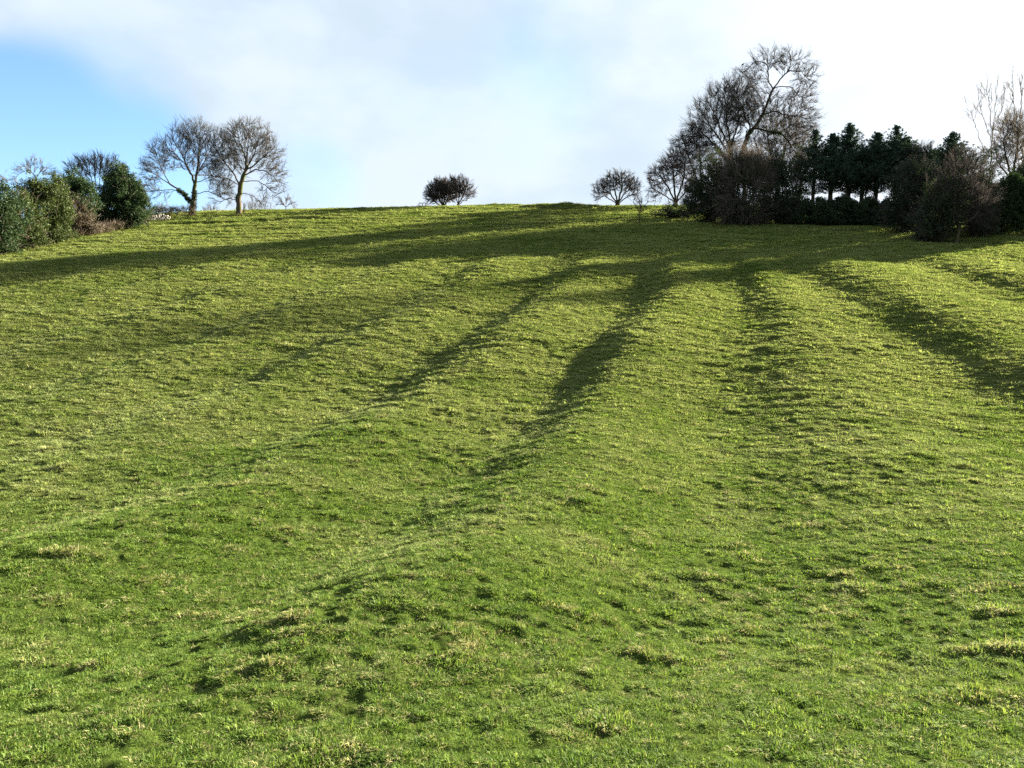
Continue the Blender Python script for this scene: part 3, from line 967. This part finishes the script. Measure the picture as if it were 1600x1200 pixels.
# ------------------------------------------------------------------ right: the wood
WG = 'bare trees in the wood on the right'
K = dict(m_trunk='bark_dark', m_crown='twig_dark')
bare_tree('hawthorn', 'spreading dark bare hawthorn at the left edge of the wood', 'tree', 1056, 320,
          [[(0, 0), (-1, 8)], [(0, 6), (-14, 32), (-30, 52)], [(0, 6), (-4, 44), (-8, 72)], [(0, 6), (12, 44), (14, 76)], [(0, 6), (-22, 20), (-36, 28)], [(0, 6), (18, 26), (28, 44)]],
          [(-22, 46, 24, 28), (-2, 66, 24, 28), (16, 50, 22, 34), (-30, 24, 16, 16)], 71, group=WG, step=.24, dk=.40, di=1.7, dens=4, twl=.6, twr=.014, jit=.22, **K)
bare_tree('bare_tree', 'bare tree leaning out between the edge hawthorn and the domed twiggy tree', 'tree', 1092, 334,
          [[(0, 0), (0, 30)], [(0, 30), (-18, 70), (-32, 110)], [(0, 30), (-4, 80), (-6, 120)], [(0, 30), (-30, 50), (-44, 76)]],
          [(-26, 96, 26, 32), (-4, 104, 24, 34), (-36, 74, 18, 24)], 72, Y=90, group=WG, step=.28, dk=.5, di=2, dens=2.4, twl=.8, twr=.013, **K)
bare_tree('bare_tree', 'domed bare tree with fine dense twigs, left of the tall crooked tree', 'tree', 1138, 334,
          [[(0, 0), (-1, 60), (-4, 96)], [(-4, 90), (-22, 130), (-36, 160)], [(-4, 94), (-10, 140), (-14, 178)], [(-4, 94), (8, 130), (8, 168)], [(-2, 70), (-34, 104), (-60, 130)], [(-3, 84), (-30, 120), (-50, 148)]],
          [(-18, 166, 34, 38), (-44, 142, 30, 34), (6, 150, 26, 36), (-58, 112, 28, 30), (-20, 112, 32, 32), (-8, 188, 22, 20)], 73, Y=91, group=WG, step=.32, dk=.56, di=2.3, dens=2.1, twl=.95, twr=.014, ivy=[(20, 110, 3, .4)], m_trunk='bark', m_crown='twig_mid')
bare_tree('bare_tree', 'tallest tree of the wood, with a thick crooked forked limb and open top', 'tree', 1158, 338,
          [[(0, 0), (-1, 60), (-3, 90), (2, 112), (6, 126)], [(2, 112), (14, 126), (26, 144), (34, 166), (40, 182)],
           [(40, 182), (32, 196), (32, 214), (26, 222), (12, 224), (2, 214), (-8, 206)], [(32, 208), (30, 230), (24, 240)],
           [(40, 182), (50, 196), (64, 210), (67, 224), (64, 236)], [(66, 210), (84, 208), (94, 196), (98, 188)], [(68, 224), (82, 226), (92, 232)],
           [(40, 182), (54, 186), (70, 184), (80, 172), (90, 168)], [(12, 124), (34, 118), (52, 116), (66, 126)], [(52, 116), (66, 104), (72, 92)], [(6, 126), (-6, 150), (-16, 176), (-30, 190)],
           [(28, 146), (46, 148), (66, 142), (84, 140)]],
          [(28, 232, 26, 20), (0, 212, 24, 18), (66, 232, 26, 20), (92, 214, 18, 26), (84, 176, 26, 30), (66, 134, 40, 28), (94, 140, 20, 34), (-18, 180, 24, 26), (30, 160, 36, 30), (74, 104, 36, 20), (88, 80, 26, 24), (-2, 158, 34, 34), (10, 196, 26, 22)],
          74, Y=92, group=WG, step=.34, dk=.60, di=2.3, dens=2.8, twl=.80, twr=.014, m_trunk='bark_dark', m_crown='twig_mid', tip=.013, power=2.3, rscale=.8, thick=.06, upbias=.15, jit=.24, tw=(2, 4), ivy=[(40, 118, 4, .3)])
bare_tree('bare_tree', 'fine-twigged paler bare tree behind the right side of the tall crooked tree', 'tree', 1208, 330,
          [[(0, 0), (0, 40)], [(0, 40), (-14, 90), (-20, 130)], [(0, 40), (10, 90), (18, 130)], [(0, 40), (30, 80), (44, 110)], [(0, 40), (-26, 76), (-38, 104)]],
          [(0, 112, 44, 40), (34, 96, 26, 38), (-24, 90, 26, 36)], 75, Y=99, group=WG, step=.34, dk=.60, di=2.2, dens=2.5, twl=.9, twr=.012, m_trunk='bark', m_crown='twig_mid', upbias=.6)

# dense thickets at the foot of the wood
TG = 'dark thickets at the foot of the wood'
B = dict(m_trunk='bark_dark', group=TG, per=30, size=.085)
leafy_bush('thicket', 'dense dark thicket at the left foot of the wood, under the domed twiggy tree', 'bush', 1112, 346,
           [(0, 56, 32, 52), (-22, 34, 24, 34), (12, 30, 26, 32)], 81, 'ivy', twig_top=(1300, 1.1, 'twig_dark'), dens=1.2, in_=.2, **B)
leafy_bush('thicket', 'brown-grey brambly thicket in front of the tallest tree of the wood', 'bush', 1160, 350,
           [(0, 52, 36, 50), (-12, 80, 26, 26), (14, 78, 26, 26), (0, 22, 44, 26)], 82, 'ivy', twig_top=(4200, 1.3, 'twig'), dens=.65, in_=.2, **B)
leafy_bush('thicket', 'dense dark thicket at the right foot of the tall tree, beside the gap of sky', 'bush', 1212, 349,
           [(0, 50, 28, 48), (4, 82, 18, 22), (-10, 86, 18, 20), (0, 22, 34, 24)], 83, 'ivy', twig_top=(1300, 1.0, 'twig_dark'), dens=1.2, in_=.2, **B)
leafy_bush('low_shrub', 'low dark scrub on the bank between the lone hawthorn and the wood', 'shrub', 1066, 340,
           [(0, 12, 32, 11), (-30, 6, 18, 6)], 84, 'ivy', twig_top=(400, .5, 'twig_dark'), m_trunk='bark_dark', group=TG, per=30, size=.085)
long_hedge('field_hedge', 'dense dark clipped hedge under the row of conifers in the wood', 1228, 350, 1420, 353, 2.25, 2.6, 85, 'ivy', 'twig_dark', per_m=90, size=.085, back=.6, hv=.4)
long_hedge('field_hedge', 'dense dark hedge at the right edge of the picture, above the sunlit grass', 1528, 366, 1660, 368, 4.6, 2.4, 86, 'holly', 'twig_dark', per_m=70, size=.085, back=.5, hv=.22)

CG = 'dark conifers in the wood'


def conifer(label, px, py, Y, h, w, seed, lean=0, clear=.22, dens=2.4):
    """tall narrow evergreen: visible stems below, ragged spire above"""
    loc, u = place(px, py, Y)
    d = pixdir(px, py - h); zt = EYE + d[2] / d[1] * Y
    HT = zt - loc.z; wm = w * u
    root = empty('conifer', loc); tag(root, label, 'tree', CG)
    rg = np.random.default_rng(seed)
    gs, gl = Geo(), Geo()
    zz = np.linspace(-.2, HT * .97, 12)
    pts = np.stack([rg.normal(0, .06, 12) + lean * u * zz / HT, rg.normal(0, .06, 12), zz], -1)
    tube(gs, pts, np.linspace(.20, .02, 12), 8)
    for s in range(4):
        b = np.array([rg.uniform(-.3, .3) * wm, rg.uniform(-.3, .3) * wm, -.2]); t = np.array([rg.uniform(-.6, .6) * wm, rg.uniform(-.6, .6) * wm, HT * rg.uniform(.5, .8)])
        tube(gs, np.array([b, b + [0, 0, .8], b * .5 + t * .5, t]), np.array([.11, .09, .06, .02]), 6)
    nb = int(HT * 24 * dens)
    C = []
    for i in range(nb):
        t = rg.uniform(0, 1) ** .85; z = HT * (clear * 1.25 + (1 - clear * 1.25) * t)
        az = rg.uniform(0, 2 * math.pi)
        prof = (min(1, (t + .12) / .30) * (1 - t) ** .95) * 1.12
        Lb = wm * 2.45 * prof * rg.uniform(.30, 1.15) * (1 + .25 * math.sin(az * 2 + t * 9 + seed)) + .12
        rise = rg.uniform(.15, .75)
        o = np.array([np.interp(z, zz, pts[:, 0]), np.interp(z, zz, pts[:, 1]), z])
        e = o + np.array([math.cos(az) * Lb, math.sin(az) * Lb, Lb * rise])
        tube(gs, np.array([o, o * .5 + e * .5 - [0, 0, .05 * Lb], e]), np.array([.030, .02, .008]), 3)
        m = max(2, int(Lb / .28))
        for q in np.linspace(.35, 1, m):
            if rg.uniform() < .93 - .40 * (1 - t) ** 3: C.append(o + (e - o) * q + rg.normal(0, .08, 3))
    C = np.array(C)
    leaves(gl, C, (.13 + .06 * (C[:, 2] < HT * .86) + .09 * (C[:, 2] < HT * .72)) * rg.uniform(.6, 1.2, len(C)), 26, .062, rg, squash=.8)
    obj('trunk', gs.mesh('trunk', True), M['bark_dark'], root)
    obj('crown', gl.mesh('crown'), M['conifer'], root)
    print('conifer', len(C))


conifer('slim dark conifer with bare lower stems, leftmost of the conifer row', 1264, 331, 85.5, 126, 19, 91, clear=.18, dens=1.3)
conifer('blunt-topped conifer touching the tallest one on its left side', 1291, 332, 85.5, 122, 20, 92, clear=.2)
conifer('tallest and fullest dark conifer of the row, with a broad top', 1316, 332, 85.5, 137, 23, 93, clear=.18)
conifer('short dark conifer filling the notch in the middle of the conifer row', 1339, 333, 85.5, 100, 20, 104, clear=.2)
conifer('low dark conifer added behind the evergreen mass to keep sun off the slope', 1450, 333, 91, 98, 22, 105, clear=.1)  # added tree: its shadow closes a sunlit strip on the upper slope
leafy_bush('thicket', 'narrow upright dark bush between the brambly thicket and the leftmost conifer', 'bush', 1239, 346,
           [(0, 46, 15, 44), (3, 74, 10, 20)], 106, 'ivy', Y=86, twig_top=(500, .8, 'twig_dark'), dens=1.0, in_=.2, **B)
conifer('narrow pointed conifer just right of the notch of sky in the conifer row', 1360, 333, 85.5, 124, 21, 94, clear=.2)
conifer('spire-topped conifer with an open see-through crown', 1388, 333, 85.5, 135, 21, 95, clear=.2, dens=1.7)
conifer('shorter conifer leaning against the spire-topped one on its right side', 1404, 334, 85, 119, 21, 96, clear=.2, dens=1.5)
bare_tree('bare_bush', 'hazy bare bush filling the gap right of the conifer row', 'bush', 1436, 345,
          [[(0, 0), (0, 20)], [(0, 20), (-14, 60), (-18, 96)], [(0, 20), (4, 64), (6, 98)], [(0, 20), (16, 56), (20, 84)]],
          [(-8, 92, 22, 24), (10, 74, 22, 28), (-6, 60, 26, 26)], 97, Y=84, group=WG, step=.26, dk=.42, di=1.8, dens=6, twl=.7, twr=.013, **K)
leafy_bush('thicket', 'broad dark evergreen bush in front of the gap right of the conifer row', 'bush', 1424, 364,
           [(0, 54, 34, 50), (-20, 34, 26, 34), (18, 64, 22, 34), (-8, 86, 16, 22)], 98, 'ivy', twig_top=(1400, .9, 'twig_dark'), dens=1.15, in_=.2, **B)
leafy_bush('thicket', 'tall dark evergreen mass behind the broad bush, right of the spire-topped conifer', 'bush', 1436, 350,
           [(0, 56, 30, 46), (-12, 84, 18, 24), (12, 80, 20, 26)], 103, 'ivy', Y=83, twig_top=(900, .8, 'twig_dark'), dens=1.1, in_=.2, **B)
conifer('pointed blue-green conifer rising behind the pale-stemmed thicket', 1474, 366, 76, 158, 32, 99, clear=.05, dens=2.4)
leafy_bush('thicket', 'dark ivy-green bush standing forward onto the grass at the wood corner', 'bush', 1466, 378,
           [(0, 42, 32, 42), (-20, 24, 22, 26), (10, 70, 26, 40)], 100, 'ivy', twig_top=(900, .9, 'twig_dark'), dens=1.1, in_=.2, **B)
bare_tree('bare_tree', 'pale-stemmed twiggy tree in front of the pointed blue-green conifer', 'tree', 1494, 379,
          [[(0, 0), (2, 24), (0, 52), (2, 92), (6, 126)], [(1, 30), (-12, 64), (-20, 100)], [(1, 30), (16, 60), (26, 98)], [(0, 50), (10, 84), (14, 120)], [(2, 24), (26, 40), (42, 60)], [(0, 40), (-8, 86), (-8, 128)]],
          [(0, 116, 30, 38), (22, 88, 30, 42), (-16, 88, 22, 36), (36, 54, 22, 32), (10, 50, 34, 26), (20, 130, 20, 20)], 101, group=WG, step=.26, dk=.44, di=1.7, dens=2.6, twl=.7, twr=.011, m_trunk='bark', m_crown='twig_dark', thick=.045, up=.2, upbias=.5, rscale=.1)
leafy_bush('thicket', 'grey-brown bush at the right shoulder of the pale-stemmed tree', 'bush', 1528, 371,
           [(0, 44, 26, 44), (4, 70, 20, 34), (-10, 60, 20, 34)], 102, 'ivy', twig_top=(1500, .9, 'twig_dark'), dens=.8, in_=.2, **B)
# slender trees at the right edge
SG = 'slender bare trees at the right edge of the wood'
S = dict(group=SG, m_trunk='bark', m_crown='twig_pale', thick=.05, upbias=.8, up=.25, jit=.10, tip=.010)
bare_tree('slender_tree', 'slender bare tree with a V-shaped crown, left one of the right-edge group', 'tree', 1533, 366,
          [[(0, 0), (1, 70), (2, 130), (4, 180), (6, 214)], [(1, 70), (-14, 120), (-30, 160), (-42, 182)], [(2, 120), (-16, 164), (-24, 200)], [(2, 130), (-6, 176), (-10, 212)], [(2, 110), (18, 150), (30, 180)], [(3, 140), (16, 176), (18, 204)]],
          [(-10, 196, 22, 22), (-30, 172, 18, 20), (10, 196, 14, 22), (20, 164, 14, 20)], 111, Y=80, step=.34, dk=.62, di=2.2, dens=1.5, twl=.85, twr=.012, tw=(1, 2), fill=2, **S)
bare_tree('slender_tree', 'tall slender bare tree with steep branches, middle of the right-edge group', 'tree', 1582, 366,
          [[(0, 0), (-2, 70), (2, 130), (6, 190), (10, 246)], [(-2, 80), (-12, 130), (-18, 190), (-20, 226)], [(0, 100), (-6, 160), (-6, 220)], [(2, 130), (18, 180), (22, 220)]],
          [(-14, 206, 16, 34), (6, 220, 18, 30), (18, 190, 14, 30)], 112, Y=80, step=.34, dk=.62, di=2.2, dens=1.6, twl=.85, twr=.012, tw=(1, 2), fill=2, **S)
bare_tree('slender_tree', 'slender bare tree cut by the right edge of the picture', 'tree', 1608, 366,
          [[(0, 0), (0, 90), (-4, 170), (-4, 244)], [(0, 90), (-12, 150), (-14, 210)], [(0, 100), (14, 170), (16, 230)]],
          [(-6, 214, 16, 36), (14, 200, 14, 34)], 113, Y=79, step=.34, dk=.62, di=2.2, dens=1.6, twl=.85, twr=.012, tw=(1, 2), fill=2, **S)
bare_tree('bare_tree', 'rounded grey bare tree behind the slender trees at the right edge', 'tree', 1568, 360,
          [[(0, 0), (0, 40)], [(0, 40), (-14, 90), (-18, 130)], [(0, 40), (6, 90), (8, 140)], [(0, 40), (22, 80), (30, 120)], [(0, 40), (-24, 70), (-30, 96)]],
          [(-10, 118, 24, 34), (14, 116, 28, 38), (-22, 84, 22, 28), (24, 80, 26, 32), (0, 76, 30, 26)], 114, Y=92, group=WG, step=.3, dk=.5, di=2, dens=3.6, twl=.85, twr=.013, m_trunk='bark_dark', m_crown='twig')
leafy_bush('thicket', 'ivy-clad dark bush above the right-edge hedge, under the slender trees', 'bush', 1590, 364,
           [(0, 66, 30, 34), (18, 70, 26, 40), (-10, 44, 30, 40)], 115, 'ivy', Y=76, twig_top=(500, .8, 'twig_dark'), dens=1.0, **B)


# ------------------------------------------------------------------ bird on the tall tree
def bird(px, py, Y):
    d = pixdir(px, py); t = Y / d[1]
    c = Vector((d[0] * t, Y, EYE + d[2] * t))
    g = Geo()
    # body, neck and head as one lofted surface along a rising axis, tail to the lower left
    ax = [(-.20, -.10, .006, .028), (-.12, -.055, .022, .034), (-.06, -.015, .052, .050), (0, .03, .066, .062), (.05, .075, .058, .055), (.085, .115, .040, .038), (.105, .145, .040, .040), (.13, .160, .030, .030), (.16, .155, .012, .012), (.20, .145, .003, .004)]
    n = 12; V = []
    for (x, z, ry, rz) in ax:
        for k in range(n):
            a = 2 * math.pi * k / n
            V.append((x - .5 * rz * math.sin(a), ry * math.cos(a), z + rz * math.sin(a)))
    Q = [[i * n + j, i * n + (j + 1) % n, (i + 1) * n + (j + 1) % n, (i + 1) * n + j] for i in range(len(ax) - 1) for j in range(n)]
    g.add(V, Q)
    m = Mat('crow_black'); M['crow'] = m.matte(m.ramp(m.noise(20), [(.3, (.008, .008, .010)), (.7, (.02, .02, .024))]), .5)
    root = empty('bird', c); tag(root, 'small black bird perched on a top twig of the tallest tree', 'bird')
    obj('body', g.mesh('body', True), M['crow'], root)
    for s in (-1, 1):
        gw = Geo(); stone(gw, (-.03, s * .058, .03), (.11, .014, .045), np.random.default_rng(4))
        obj('wing', gw.mesh('wing', True), M['crow'], root)
        gl = Geo(); tube(gl, [(0.0, s * .025, .0), (.01, s * .025, -.06), (.0, s * .025, -.11)], np.array([.012, .006, .005]), 5)
        obj('leg', gl.mesh('leg'), M['crow'], root)
    return c


bird(1161, 101, 91.5)



# ------------------------------------------------------------------ leaning post by the domed tree
def post():
    x, y = on_ground(381, 334.5); g = Geo()
    z = float(H(x, y))
    tube(g, [(0, 0, -.3), (.02, 0, .5), (.05, .01, 1.15), (.055, .01, 1.24)], np.array([.075, .07, .062, .03]), 6)
    o = obj('fence_post', g.mesh('fence_post', False), M['bark_dark'], loc=(x, y, z))
    tag(o, 'old dark wooden post on the crest beside the domed bare tree', 'post')


post()
